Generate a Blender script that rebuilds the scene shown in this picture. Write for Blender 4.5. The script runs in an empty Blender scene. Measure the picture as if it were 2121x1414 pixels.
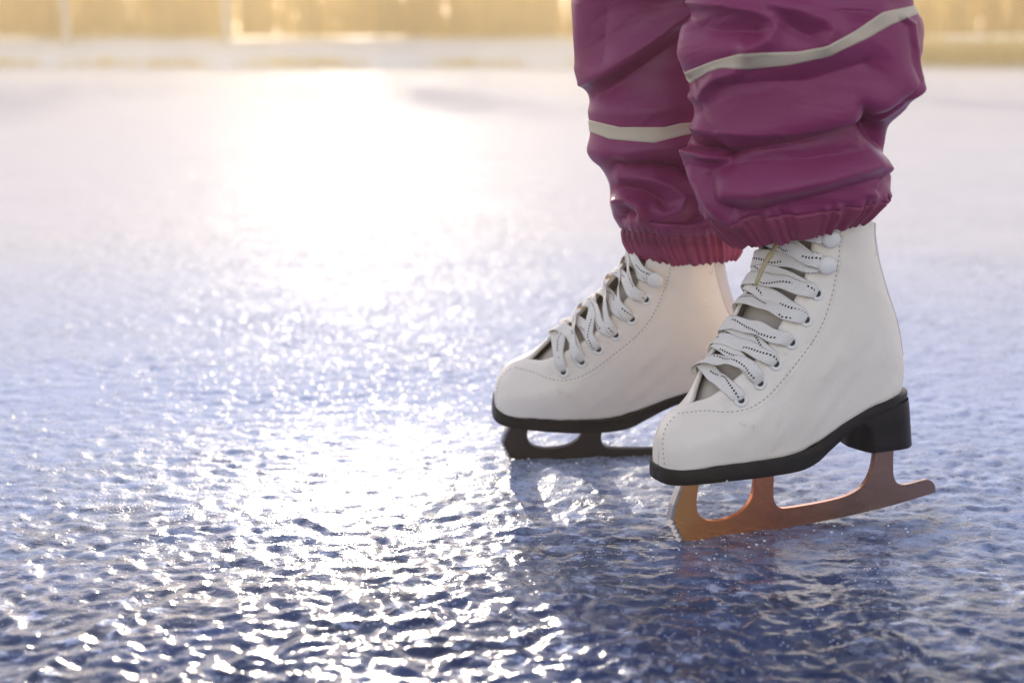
import bpy, bmesh, math, random
import numpy as np
from mathutils import Vector, Matrix
from mathutils.bvhtree import BVHTree

rng = np.random.default_rng(7)
random.seed(7)
SC = bpy.context.scene
COL = SC.collection

# ------------------------------------------------------------------ camera
CAM_H, FPX = 0.40, 2946.0
TH = math.atan(607 / FPX)
FW = np.array([0, math.cos(TH), -math.sin(TH)])
UP = np.array([0, math.sin(TH), math.cos(TH)])
RT = np.array([1.0, 0, 0])
CC = np.array([0, 0, CAM_H])


def ray(p):
    return RT * (p[0] - 1060.5) / FPX + UP * (707 - p[1]) / FPX + FW


def at_depth(p, y):
    d = ray(p)
    return CC + d * (y / d[1])


def project(P):
    q = P - CC
    z = q @ FW
    return 1060.5 + FPX * (q @ RT) / z, 707 - FPX * (q @ UP) / z


cam = bpy.data.cameras.new("camera")
cam.lens, cam.sensor_width = 50, 36
cam.clip_start, cam.clip_end = 0.05, 2000
cam.dof.use_dof = True
cam.dof.focus_distance = 1.19
cam.dof.aperture_fstop = 4.2
camo = bpy.data.objects.new("camera", cam)
COL.objects.link(camo)
camo.location = (0, 0, CAM_H)
camo.rotation_euler = (math.pi / 2 - TH, 0, 0)
SC.camera = camo


# ------------------------------------------------------------------ helpers
def tag(o, label=None, cat=None, group=None, kind=None):
    if label: o["label"] = label
    if cat: o["category"] = cat
    if group: o["group"] = group
    if kind: o["kind"] = kind
    return o


def empty(name, mat=None):
    o = bpy.data.objects.new(name, None)
    COL.objects.link(o)
    o.empty_display_size = 0.05
    if mat is not None: o.matrix_world = mat
    return o


def link(name, me, mats, parent=None):
    o = bpy.data.objects.new(name, me)
    COL.objects.link(o)
    for m in (mats if isinstance(mats, (list, tuple)) else [mats]):
        if m.name not in [s.name for s in me.materials if s]: me.materials.append(m)
    if parent is not None: o.parent = parent
    return o


def mesh_np(name, V, F, smooth=True, uv=None, midx=None):
    """V (n,3), F (m,4) or list of tuples"""
    me = bpy.data.meshes.new(name)
    V = np.asarray(V, dtype=np.float32)
    if isinstance(F, np.ndarray):
        me.vertices.add(len(V)); me.vertices.foreach_set("co", V.ravel())
        k = F.shape[1]
        me.loops.add(F.size); me.loops.foreach_set("vertex_index", F.ravel().astype(np.int32))
        me.polygons.add(len(F))
        me.polygons.foreach_set("loop_start", np.arange(0, F.size, k, dtype=np.int32))
        me.polygons.foreach_set("loop_total", np.full(len(F), k, dtype=np.int32))
    else:
        me.from_pydata(V.tolist(), [], F)
    me.update()
    me.validate()
    if uv is not None:
        lay = me.uv_layers.new(name="UVMap")
        vi = np.zeros(len(me.loops), dtype=np.int32)
        me.loops.foreach_get("vertex_index", vi)
        lay.data.foreach_set("uv", np.asarray(uv, dtype=np.float32)[vi].ravel())
    if smooth:
        me.polygons.foreach_set("use_smooth", np.ones(len(me.polygons), dtype=bool))
    if midx is not None:
        me.polygons.foreach_set("material_index", np.asarray(midx, dtype=np.int32))
    me.update()
    return me


def grid_faces(nr, nc, wrap=False, flip=False):
    r = np.arange(nr - 1)[:, None]
    c = np.arange(nc if wrap else nc - 1)[None, :]
    c2 = (c + 1) % nc
    a = r * nc + c; b = r * nc + c2; d = (r + 1) * nc + c; e = (r + 1) * nc + c2
    F = np.stack([a, b, e, d] if not flip else [a, d, e, b], -1).reshape(-1, 4)
    return F


class MB:
    """collects pieces of one mesh"""
    def __init__(s): s.V = []; s.F = []; s.M = []; s.UV = []; s.n = 0
    def add(s, V, F, mi=0, uv=None):
        V = np.asarray(V, float).reshape(-1, 3)
        F = [tuple(int(i) + s.n for i in f) for f in F]
        s.V.append(V); s.F += F; s.M += [mi] * len(F); s.n += len(V)
        s.UV.append(np.zeros((len(V), 2)) if uv is None else np.asarray(uv, float))
    def mesh(s, name, smooth=True):
        return mesh_np(name, np.concatenate(s.V), s.F, smooth, np.concatenate(s.UV), s.M)


def cr(P, n):
    """Catmull-Rom through P (k,d), n samples uniformly in the index"""
    P = np.asarray(P, float)
    k = len(P)
    t = np.linspace(0, k - 1, n) if np.isscalar(n) else np.asarray(n, float)
    i = np.clip(np.floor(t).astype(int), 0, k - 2)
    f = (t - i)[:, None] if P.ndim == 2 else (t - i)
    sh = (-1,) + (1,) * (P.ndim - 1)
    f = (t - i).reshape(sh)
    p0 = P[np.clip(i - 1, 0, k - 1)]; p1 = P[i]; p2 = P[i + 1]; p3 = P[np.clip(i + 2, 0, k - 1)]
    return 0.5 * (2 * p1 + (p2 - p0) * f + (2 * p0 - 5 * p1 + 4 * p2 - p3) * f ** 2 + (3 * p1 - p0 - 3 * p2 + p3) * f ** 3)


def polyline_resample(P, n):
    P = np.asarray(P, float)
    d = np.r_[0, np.cumsum(np.linalg.norm(np.diff(P, axis=0), axis=1))]
    t = np.linspace(0, d[-1], n)
    return np.stack([np.interp(t, d, P[:, i]) for i in range(P.shape[1])], -1)


# gradient noise
_perm = rng.permutation(4096)
_ang = rng.uniform(0, 2 * math.pi, 4096)
_gx, _gy = np.cos(_ang), np.sin(_ang)


def noise2(x, y):
    xi = np.floor(x).astype(np.int64); yi = np.floor(y).astype(np.int64)
    xf = x - xi; yf = y - yi
    u = xf * xf * xf * (xf * (xf * 6 - 15) + 10); v = yf * yf * yf * (yf * (yf * 6 - 15) + 10)
    def g(a, b, fx, fy):
        h = _perm[(_perm[a & 4095] + b) & 4095]
        return _gx[h] * fx + _gy[h] * fy
    n00 = g(xi, yi, xf, yf); n10 = g(xi + 1, yi, xf - 1, yf)
    n01 = g(xi, yi + 1, xf, yf - 1); n11 = g(xi + 1, yi + 1, xf - 1, yf - 1)
    return ((n00 * (1 - u) + n10 * u) * (1 - v) + (n01 * (1 - u) + n11 * u) * v) * 1.5


def fbm(x, y, o=3):
    s = 0; a = 1
    for k in range(o):
        s = s + a * noise2(x * 2 ** k + 17.3 * k, y * 2 ** k + 5.1 * k); a *= 0.5
    return s


# ------------------------------------------------------------------ materials
class NT:
    def __init__(s, name):
        s.m = bpy.data.materials.new(name); s.m.use_nodes = True
        s.t = s.m.node_tree; s.b = s.t.nodes["Principled BSDF"]; s.out = s.t.nodes["Material Output"]
    def n(s, typ, **kw):
        nd = s.t.nodes.new(typ)
        for k, v in kw.items():
            if k in nd.inputs.keys(): nd.inputs[k].default_value = v
            else: setattr(nd, k, v)
        return nd
    def l(s, a, b): s.t.links.new(a, b)
    def set(s, **kw):
        for k, v in kw.items():
            k = k.replace("_", " ")
            s.b.inputs[k].default_value = v if not (isinstance(v, tuple) and len(v) == 3) else (*v, 1)
        return s
    def noise(s, scale, detail=3, rough=0.5, coord="Object", stretch=None):
        tc = s.n("ShaderNodeTexCoord")
        src = tc.outputs[coord]
        if stretch:
            mp = s.n("ShaderNodeMapping"); mp.inputs["Scale"].default_value = stretch
            s.l(src, mp.inputs["Vector"]); src = mp.outputs[0]
        nz = s.n("ShaderNodeTexNoise"); nz.inputs["Scale"].default_value = scale
        nz.inputs["Detail"].default_value = detail; nz.inputs["Roughness"].default_value = rough
        s.l(src, nz.inputs["Vector"])
        return nz.outputs["Fac"]
    def ramp(s, fac, stops):
        r = s.n("ShaderNodeValToRGB")
        el = r.color_ramp.elements
        while len(el) < len(stops): el.new(0.5)
        for e, (p, c) in zip(el, stops):
            e.position = p; e.color = (*c, 1) if len(c) == 3 else c
        s.l(fac, r.inputs["Fac"])
        return r.outputs["Color"]
    def mix(s, fac, a, b, blend="MIX"):
        mx = s.n("ShaderNodeMix"); mx.data_type = "RGBA"; mx.blend_type = blend
        for v, k in ((fac, 0), (a, 6), (b, 7)):
            if hasattr(v, "is_output"): s.l(v, mx.inputs[k])
            else: mx.inputs[k].default_value = v if k == 0 else (*v, 1)
        return mx.outputs[2]
    def math(s, op, a, b=None, clamp=False):
        m = s.n("ShaderNodeMath"); m.operation = op; m.use_clamp = clamp
        for i, v in enumerate((a, b)):
            if v is None: continue
            if hasattr(v, "is_output"): s.l(v, m.inputs[i])
            else: m.inputs[i].default_value = v
        return m.outputs[0]
    def bump(s, h, dist, strength=1.0):
        b = s.n("ShaderNodeBump"); b.inputs["Strength"].default_value = strength
        b.inputs["Distance"].default_value = dist
        s.l(h, b.inputs["Height"]); s.l(b.outputs[0], s.b.inputs["Normal"])
        return b


def G(v): return (v, v, v)


# white leather
k = NT("white_leather").set(Roughness=0.42)
big = k.noise(14, 4, 0.6)
base = k.ramp(big, [(0.3, (0.86, 0.74, 0.61)), (0.7, (0.89, 0.79, 0.66))])
scuff = k.ramp(k.noise(70, 8, 0.75), [(0.55, G(0)), (0.72, G(1))])
zone = k.ramp(k.noise(18, 2, 0.5), [(0.42, G(0.05)), (0.62, G(0.6))])
f = k.mix(1.0, scuff, zone, "MULTIPLY")
k.l(k.mix(f, base, (0.45, 0.34, 0.22)), k.b.inputs["Base Color"])
k.bump(k.noise(1400, 2, 0.6), 0.00012, 0.5)
M_LEATHER = k.m
k = NT("backstay_leather").set(Base_Color=(0.66, 0.57, 0.50), Roughness=0.6); k.bump(k.noise(420, 3, 0.6), 0.0006, 0.7); M_STAY = k.m
k = NT("grey_lining").set(Base_Color=(0.20, 0.165, 0.14), Roughness=0.85); k.bump(k.noise(900, 2), 0.0003); M_LINING = k.m
k = NT("tongue_leather").set(Base_Color=(0.50, 0.42, 0.34), Roughness=0.6); k.bump(k.noise(500, 3), 0.0003, 0.6); M_TONGUE = k.m
k = NT("stitch_thread").set(Base_Color=(0.40, 0.34, 0.28), Roughness=0.8); M_THREAD = k.m
k = NT("eyelet_enamel").set(Base_Color=(0.82, 0.76, 0.68), Roughness=0.32); M_EYELET = k.m
k = NT("eyelet_hole").set(Base_Color=(0.05, 0.045, 0.04), Roughness=0.9); M_HOLE = k.m
# dark sole
k = NT("dark_sole").set(Roughness=0.42, Specular_IOR_Level=0.22)
k.l(k.ramp(k.noise(30, 4, 0.6, stretch=(0.3, 1, 3)), [(0.3, (0.010, 0.008, 0.010)), (0.75, (0.026, 0.020, 0.020))]), k.b.inputs["Base Color"])
k.bump(k.noise(260, 4), 0.0004, 0.4)
M_SOLE = k.m
# blade steel: reflection painted along the front blade, shade into the rear one
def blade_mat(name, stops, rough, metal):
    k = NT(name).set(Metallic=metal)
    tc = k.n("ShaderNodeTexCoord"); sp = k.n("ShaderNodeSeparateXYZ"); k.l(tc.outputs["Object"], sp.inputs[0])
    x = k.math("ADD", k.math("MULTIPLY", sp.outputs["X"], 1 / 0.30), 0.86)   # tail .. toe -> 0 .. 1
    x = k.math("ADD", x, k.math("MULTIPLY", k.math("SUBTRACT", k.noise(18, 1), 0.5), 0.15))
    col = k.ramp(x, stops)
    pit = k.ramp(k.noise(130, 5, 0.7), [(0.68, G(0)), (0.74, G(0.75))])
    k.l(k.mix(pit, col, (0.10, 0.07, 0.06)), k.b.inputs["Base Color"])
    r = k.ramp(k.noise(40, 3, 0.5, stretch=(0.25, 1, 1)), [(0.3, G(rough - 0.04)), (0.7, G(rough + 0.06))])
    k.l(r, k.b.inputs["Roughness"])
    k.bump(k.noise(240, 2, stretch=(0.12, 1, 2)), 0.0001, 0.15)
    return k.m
M_BLADE_REFL = blade_mat("painted_reflection_steel", [(0.0, (0.27, 0.18, 0.15)), (0.35, (0.40, 0.22, 0.16)), (0.60, (0.62, 0.23, 0.13)), (0.80, (0.86, 0.33, 0.13)), (0.95, (0.98, 0.50, 0.18))], 0.26, 0.9)  # orange-to-grey ramp stands for warm surroundings mirrored in the steel
M_BLADE_SHADE = blade_mat("painted_shade_steel", [(0.0, (0.10, 0.085, 0.08)), (0.6, (0.085, 0.065, 0.065)), (1, (0.09, 0.06, 0.055))], 0.45, 0.6)  # dark brown colour stands for the shade on the rear blade
k = NT("bright_steel").set(Base_Color=(0.46, 0.43, 0.44), Metallic=0.85, Roughness=0.35); k.bump(k.noise(300, 3), 0.0003, 0.4); M_PICK = k.m
k = NT("plate_steel").set(Base_Color=(0.35, 0.27, 0.2), Metallic=0.8, Roughness=0.4); M_PLATE = k.m
k = NT("snow_crumbs").set(Base_Color=(0.82, 0.84, 0.9), Roughness=0.6); M_CRUMB = k.m
# lace: woven white with a dashed dark tracer, along the UV of the ribbon
def lace_mat(name, tracer):
    k = NT(name).set(Roughness=0.85)
    uv = k.n("ShaderNodeUVMap"); sp = k.n("ShaderNodeSeparateXYZ"); k.l(uv.outputs[0], sp.inputs[0])
    u, v = sp.outputs["X"], sp.outputs["Y"]      # u in metres along, v 0..1 across
    zig = k.math("PINGPONG", k.math("MULTIPLY", u, 13.0), 0.5)   # 0..0.5
    d = k.math("ABSOLUTE", k.math("SUBTRACT", v, k.math("ADD", k.math("MULTIPLY", zig, 1.3), 0.18)))
    line = k.math("LESS_THAN", d, 0.07)
    dash = k.math("LESS_THAN", k.math("FRACT", k.math("MULTIPLY", u, 360.0)), 0.55)
    seg = k.math("GREATER_THAN", k.math("SINE", k.math("ADD", k.math("MULTIPLY", u, 95.0), k.math("MULTIPLY", k.noise(35, 2), 9.0))), -0.45)
    f = k.math("MULTIPLY", k.math("MULTIPLY", line, dash), seg)
    wv = k.n("ShaderNodeTexWave"); wv.inputs["Scale"].default_value = 1.0
    mp = k.n("ShaderNodeMapping"); mp.inputs["Scale"].default_value = (260, 2.2, 1); k.l(uv.outputs[0], mp.inputs[0]); k.l(mp.outputs[0], wv.inputs["Vector"])
    wv.bands_direction = "DIAGONAL"
    cl = k.mix(wv.outputs["Fac"], (0.72, 0.65, 0.56), (0.90, 0.84, 0.75))
    k.l(k.mix(f, cl, tracer), k.b.inputs["Base Color"])
    k.bump(wv.outputs["Fac"], 0.0005, 0.6)
    return k.m
M_LACE = lace_mat("woven_lace", (0.02, 0.018, 0.03))
k = NT("aglet_tan").set(Base_Color=(0.42, 0.33, 0.16), Roughness=0.4); M_AGLET = k.m
# trousers
k = NT("plum_rainwear").set(Roughness=0.40, Specular_IOR_Level=0.35)
k.l(k.ramp(k.noise(20, 3, 0.6), [(0.3, (0.225, 0.022, 0.092)), (0.7, (0.24, 0.029, 0.108))]), k.b.inputs["Base Color"])
k.b.inputs["Sheen Weight"].default_value = 0.04; k.b.inputs["Sheen Roughness"].default_value = 0.4
k.b.inputs["Sheen Tint"].default_value = (1.0, 0.6, 0.75, 1)
k.bump(k.noise(900, 4, 0.7), 0.00022, 0.5)
M_TROUSER = k.m
k = NT("plum_cuff").set(Roughness=0.6, Base_Color=(0.25, 0.028, 0.085)); k.bump(k.noise(1800, 2), 0.0002, 0.4); M_CUFF = k.m
k = NT("reflective_tape").set(Roughness=0.55, Metallic=0.15, Base_Color=(0.56, 0.46, 0.33)); k.bump(k.noise(2500, 1), 0.0001, 0.5); M_BAND = k.m
# snow
k = NT("snow").set(Roughness=0.7)
k.l(k.ramp(k.noise(0.9, 5, 0.6), [(0.3, (0.86, 0.84, 0.86)), (0.7, (0.93, 0.92, 0.93))]), k.b.inputs["Base Color"])
M_SNOW = k.m
def leaf_mat(name, c1, c2, scale, trans):
    k = NT(name).set(Roughness=0.6)
    col = k.ramp(k.noise(scale, 3), [(0.3, c1), (0.7, c2)])
    k.l(col, k.b.inputs["Base Color"])
    tr = k.n("ShaderNodeBsdfTranslucent"); k.l(col, tr.inputs["Color"])
    mx = k.n("ShaderNodeMixShader"); mx.inputs[0].default_value = trans
    k.l(k.b.outputs[0], mx.inputs[1]); k.l(tr.outputs[0], mx.inputs[2]); k.l(mx.outputs[0], k.out.inputs["Surface"])
    return k.m
M_REED = leaf_mat("golden_reed", (0.78, 0.58, 0.20), (0.88, 0.71, 0.30), 0.5, 0.8)
M_TWIG = leaf_mat("golden_leaf", (0.42, 0.30, 0.08), (0.55, 0.45, 0.16), 0.8, 0.6)
k = NT("birch_bark").set(Roughness=0.8)
k.l(k.ramp(k.noise(3, 4, stretch=(1, 1, 6)), [(0.35, (0.25, 0.2, 0.17)), (0.5, (0.68, 0.62, 0.55))]), k.b.inputs["Base Color"]); M_BIRCH = k.m

# ice
k = NT("lake_ice").set(IOR=1.31)
geo = k.n("ShaderNodeTexCoord")
cloud = k.noise(9, 5, 0.6, stretch=(0.8, 1.2, 1))
depth = k.ramp(cloud, [(0.35, (0.010, 0.018, 0.050)), (0.62, (0.032, 0.054, 0.140)), (0.8, (0.15, 0.215, 0.42))])
fr = k.noise(55, 8, 0.72, stretch=(0.8, 1.25, 1))
frost = k.ramp(fr, [(0.53, G(0)), (0.62, G(0.85))])
patch = k.ramp(k.noise(7, 3, 0.6), [(0.40, G(0.0)), (0.58, G(1.0))])
ff = k.mix(1.0, frost, patch, "MULTIPLY")
vor = k.n("ShaderNodeTexVoronoi"); vor.inputs["Scale"].default_value = 210; k.l(geo.outputs["Object"], vor.inputs["Vector"])
bub = k.math("LESS_THAN", vor.outputs["Distance"], 0.16)
bub = k.math("MULTIPLY", bub, k.ramp(k.noise(26, 3), [(0.45, G(0)), (0.55, G(0.85))]))
ff = k.math("MAXIMUM", ff, bub)
rgh = k.ramp(k.noise(30, 4, 0.6), [(0.3, G(0.06)), (0.7, G(0.15))])
ln = k.n("ShaderNodeVectorMath"); ln.operation = "LENGTH"; k.l(geo.outputs["Object"], ln.inputs[0])
mr = k.n("ShaderNodeMapRange"); mr.inputs[1].default_value = 3.0; mr.inputs[2].default_value = 9.0; k.l(ln.outputs["Value"], mr.inputs[0])
# wind-blown snow dust lies on the ice farther out
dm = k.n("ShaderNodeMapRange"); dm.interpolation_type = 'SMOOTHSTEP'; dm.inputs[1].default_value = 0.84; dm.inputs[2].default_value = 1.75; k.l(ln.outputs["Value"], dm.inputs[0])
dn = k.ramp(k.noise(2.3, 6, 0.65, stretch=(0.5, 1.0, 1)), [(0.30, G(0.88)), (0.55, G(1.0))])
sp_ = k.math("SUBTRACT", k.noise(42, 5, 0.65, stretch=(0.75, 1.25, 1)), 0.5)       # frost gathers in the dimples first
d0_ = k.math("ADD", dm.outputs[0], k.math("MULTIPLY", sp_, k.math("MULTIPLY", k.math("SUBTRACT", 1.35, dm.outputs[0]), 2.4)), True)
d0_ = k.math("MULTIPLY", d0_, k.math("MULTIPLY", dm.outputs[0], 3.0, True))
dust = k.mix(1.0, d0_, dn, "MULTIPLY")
vg = k.n("ShaderNodeTexVoronoi"); vg.inputs["Scale"].default_value = 130; k.l(geo.outputs["Object"], vg.inputs["Vector"])
gl_ = k.math("MULTIPLY", k.math("LESS_THAN", vg.outputs["Distance"], 0.26), 0.6)       # bare glinting facets in the frost
dust = k.math("MULTIPLY", dust, k.math("SUBTRACT", 1.0, gl_))
ice_c = k.mix(ff, depth, (0.55, 0.60, 0.78))
k.l(ice_c, k.b.inputs["Base Color"])
k.l(k.math("ADD", k.math("ADD", rgh, k.math("MULTIPLY", ff, 0.35)), k.math("MULTIPLY", dust, 0.45)), k.b.inputs["Roughness"])
k.b.inputs["Specular IOR Level"].default_value = 0.42
coarse = k.math("MULTIPLY", k.math("MULTIPLY", k.noise(34, 4, 0.6, stretch=(0.8, 1.2, 1)), 0.016), mr.outputs[0])
fine_ = k.math("MULTIPLY", k.noise(170, 3, 0.55, stretch=(0.8, 1.2, 1)), 0.0007)
cm = k.n("ShaderNodeMapRange"); cm.inputs[1].default_value = 1.0; cm.inputs[2].default_value = 1.9; cm.inputs[3].default_value = 0.10; k.l(ln.outputs["Value"], cm.inputs[0])
cp = k.math("MULTIPLY", k.ramp(k.noise(16, 5, 0.7), [(0.40, G(0.15)), (0.62, G(1.0))]), cm.outputs[0])
cry = k.math("MULTIPLY", k.math("MULTIPLY", k.noise(380, 2, 0.6), 0.0026), cp)     # frost crystals
bmp = k.bump(k.math("ADD", cry, k.math("ADD", coarse, fine_)), 1.0, 1.0)
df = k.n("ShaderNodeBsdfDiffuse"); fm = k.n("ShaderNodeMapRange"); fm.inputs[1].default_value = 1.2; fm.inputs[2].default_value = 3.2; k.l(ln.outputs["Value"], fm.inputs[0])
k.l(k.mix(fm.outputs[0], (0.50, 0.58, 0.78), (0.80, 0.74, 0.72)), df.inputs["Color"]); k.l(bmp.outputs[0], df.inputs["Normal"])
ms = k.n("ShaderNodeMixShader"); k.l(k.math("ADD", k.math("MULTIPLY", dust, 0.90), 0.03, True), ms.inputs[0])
k.l(k.b.outputs[0], ms.inputs[1]); k.l(df.outputs[0], ms.inputs[2]); k.l(ms.outputs[0], k.out.inputs["Surface"])
M_ICE = k.m


# ------------------------------------------------------------------ sky and sun
SUN_EL, SUN_AZ = math.radians(15), math.radians(-6)     # azimuth from +Y, negative to the left
w = bpy.data.worlds.new("World"); SC.world = w; w.use_nodes = True
wt = w.node_tree
sky = wt.nodes.new("ShaderNodeTexSky"); sky.sky_type = "NISHITA"; sky.sun_disc = False
sky.sun_elevation = SUN_EL; sky.sun_rotation = SUN_AZ
sky.air_density = 1.0; sky.dust_density = 0.6; sky.ozone_density = 1.5
hs = wt.nodes.new("ShaderNodeHueSaturation"); hs.inputs["Saturation"].default_value = 0.62
tn = wt.nodes.new("ShaderNodeMix"); tn.data_type = "RGBA"; tn.blend_type = "MULTIPLY"; tn.inputs[0].default_value = 1.0
tn.inputs[7].default_value = (1.02, 0.985, 1.075, 1)
wt.links.new(sky.outputs[0], hs.inputs["Color"]); wt.links.new(hs.outputs[0], tn.inputs[6])
wt.links.new(tn.outputs[2], wt.nodes["Background"].inputs[0])
wt.nodes["Background"].inputs[1].default_value = 0.15
sl = bpy.data.lights.new("sun", "SUN"); sl.energy = 2.3; sl.angle = math.radians(0.5); sl.color = (1.0, 0.88, 0.70)
so = bpy.data.objects.new("sun", sl); COL.objects.link(so)
sd = Vector((math.sin(SUN_AZ) * math.cos(SUN_EL), math.cos(SUN_AZ) * math.cos(SUN_EL), math.sin(SUN_EL)))
so.rotation_euler = sd.to_track_quat("Z", "Y").to_euler()
so.location = (-1, 6, 3)

# ------------------------------------------------------------------ ice sheet
NR, NA = 1500, 900
r = 0.42 * (60 / 0.42) ** np.linspace(0, 1, NR)
a = np.linspace(-0.95, 0.95, NA)
R, A = np.meshgrid(r, a, indexing="ij")
X = R * np.sin(A); Y = R * np.cos(A)


def ice_height(X, Y):
    wx = X + 0.010 * noise2(X * 22, Y * 22) + 0.004 * noise2(X * 70 + 9, Y * 70)
    wy = Y + 0.010 * noise2(X * 22 + 40, Y * 22 + 11) + 0.004 * noise2(X * 70, Y * 70 + 31)
    n1 = noise2(wx * 40, wy * 54)
    n2 = noise2(wx * 84 + 7, wy * 108 + 3)
    n3 = noise2(wx * 165 + 2, wy * 205 + 8)
    lo = noise2(X * 7, Y * 8)
    rid = 1 - np.abs(noise2(wx * 34 + 50, wy * 46 + 21)) * 2
    amp = 0.85 + 0.5 * noise2(X * 5 + 3, Y * 5 + 8)
    return amp * (0.0019 * n1 + 0.0012 * n2 + 0.0010 * rid) + 0.00052 * n3 + 0.0013 * lo


fade = 1 / (1 + (R / 6.0) ** 3)
Z = ice_height(X, Y) * fade - 0.0018
me = mesh_np("ice", np.stack([X, Y, Z], -1).reshape(-1, 3), grid_faces(NR, NA))
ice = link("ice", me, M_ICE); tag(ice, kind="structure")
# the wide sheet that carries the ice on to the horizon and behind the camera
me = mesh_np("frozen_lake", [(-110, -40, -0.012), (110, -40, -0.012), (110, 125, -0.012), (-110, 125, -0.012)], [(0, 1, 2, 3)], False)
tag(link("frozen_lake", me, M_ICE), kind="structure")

# ------------------------------------------------------------------ far shore
def shore_y(x): return 33 - 0.55 * np.maximum(x - 6, 0) + 0.6 * np.sin(x * 0.35)
xs = np.linspace(-34, 34, 240)
ds = np.r_[np.linspace(-0.4, 5, 36), [8, 14, 30, 80]]
Xb, Db = np.meshgrid(xs, ds, indexing="ij")
Yb = shore_y(Xb) + Db
prof = np.interp(Db, [-0.4, 0.0, 0.5, 2.0, 4, 6, 30, 80], [-0.06, 0.0, 0.09, 0.27, 0.52, 0.74, 1.0, 1.6])
Zb = prof * (1 + 0.12 * fbm(Xb * 0.25, Db * 0.2 + 3)) + 0.05 * noise2(Xb * 1.3, Yb * 1.3) * (Db > 0.2) - 0.02
me = mesh_np("snow_bank", np.stack([Xb, Yb, Zb], -1).reshape(-1, 3), grid_faces(len(xs), len(ds), flip=True))
tag(link("snow_bank", me, M_SNOW), kind="structure")


def blades(n, xr, fy, hr, wr, zfn, lean=0.25):
    mb_v, mb_f = [], []
    for i in range(n):
        x = random.uniform(*xr); y = fy(x)
        if y is None: continue
        h = random.uniform(*hr); wd = random.uniform(*wr); z = zfn(x, y)
        t = random.uniform(0, math.pi); dx, dy = math.cos(t) * wd, math.sin(t) * wd
        lx, ly = random.gauss(0, lean) * h, random.gauss(0, lean) * h
        b = len(mb_v)
        mb_v += [(x - dx, y - dy, z), (x + dx, y + dy, z), (x + dx * .8 + lx * .35, y + dy * .8 + ly * .35, z + h * .6),
                 (x - dx * .8 + lx * .35, y - dy * .8 + ly * .35, z + h * .6), (x + lx, y + ly, z + h)]
        mb_f += [(b, b + 1, b + 2, b + 3), (b + 3, b + 2, b + 4)]
    return mesh_np("reeds", mb_v, mb_f, False)


def edge_pos(x):
    dens = 0.5 + 0.9 * float(noise2(np.array([x * 0.55]), np.array([3.3]))[0])
    if x > 6: dens = 1.0
    if random.random() > dens: return None
    return float(shore_y(x)) + random.uniform(-0.15, 0.5)
o = link("shore_grass", blades(3600, (-16, 16), edge_pos, (0.08, 0.24), (0.012, 0.03), lambda x, y: 0.0), M_REED)
tag(o, "dry golden grass along the edge of the far ice", "grass", kind="stuff")
o = link("reed_bed", blades(9000, (-30, 30), lambda x: float(shore_y(x)) + random.uniform(5.2, 6.8), (1.8, 3.8), (0.018, 0.045), lambda x, y: 0.7, 0.14), M_REED)
tag(o, "tall golden backlit reeds standing behind the snowy bank", "reeds", kind="stuff")
def right_pos(x): return float(shore_y(x)) + random.uniform(0.1, 1.5)
o = link("bank_grass", blades(3800, (7.5, 16), right_pos, (0.25, 0.6), (0.02, 0.05), lambda x, y: 0.1, 0.2), M_REED)
tag(o, "golden dry grass covering the nearer shore behind the front leg", "grass", kind="stuff")


def tree(x, y, h, rad, label, seed):
    rr = random.Random(seed)
    root = empty("birch_tree", Matrix.Translation((x, y, 0.5)))
    tag(root, label, "tree", "birch trees on the far shore")
    mb = MB(); n = 10
    limbs = [((0, 0, 0), (rr.uniform(-.2, .2), rr.uniform(-.2, .2), h), rad)]
    for j in range(14):
        z = h * rr.uniform(0.38, 0.95); t = rr.uniform(0, 6.28); L = (h - z) * 0.45 + 0.5
        limbs.append(((0, 0, z), (math.cos(t) * L * .7, math.sin(t) * L * .7, z + L * .9), rad * .35))
    for p, q, r0 in limbs:
        p, q = np.array(p), np.array(q); V = []
        for i in range(9):
            f = i / 8; c = p * (1 - f) + q * f + np.array([rr.gauss(0, .015), rr.gauss(0, .015), 0]) * h * .2 * (f > 0)
            rr_ = r0 * (1 - f * .85)
            for kk in range(n): V.append(c + np.array([math.cos(6.283 * kk / n), math.sin(6.283 * kk / n), 0]) * rr_)
        mb.add(V, grid_faces(9, n, True))
    link("trunk", mb.mesh("trunk"), M_BIRCH, root)
    V, F = [], []
    for p, q, r0 in limbs[1:]:
        p, q = np.array(p), np.array(q)
        for j in range(70):
            c = p + (q - p) * rr.uniform(.3, 1.1) + np.array([rr.gauss(0, .28), rr.gauss(0, .28), rr.gauss(0, .28)])
            a1 = np.array([rr.gauss(0, 1), rr.gauss(0, 1), rr.gauss(0, 1)]); a1 *= .09 / np.linalg.norm(a1)
            a2 = np.cross(a1, [rr.gauss(0, 1), rr.gauss(0, 1), 1]); a2 *= .05 / (np.linalg.norm(a2) + 1e-6)
            b = len(V); V += [c - a1, c + a2, c + a1, c - a2]; F.append((b, b + 1, b + 2, b + 3))
    link("crown", mesh_np("crown", V, F, False), M_TWIG, root)
for px, yy, hh, rad, lab in [(160, 37.4, 7.5, 0.10, "pale slender birch trunk at the far left of the golden reeds"),
                             (484, 37.2, 8.5, 0.10, "brightest pale birch trunk rising from the golden reeds left of centre"),
                             (790, 38.6, 7.0, 0.06, "faint thin birch trunk in the brightest part of the reeds"),
                             (1110, 39.0, 7.5, 0.10, "faint birch trunk in the reeds just left of the trousers")]:
    tree((px - 1060.5) / FPX * yy, yy, hh, rad, lab, px)

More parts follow.
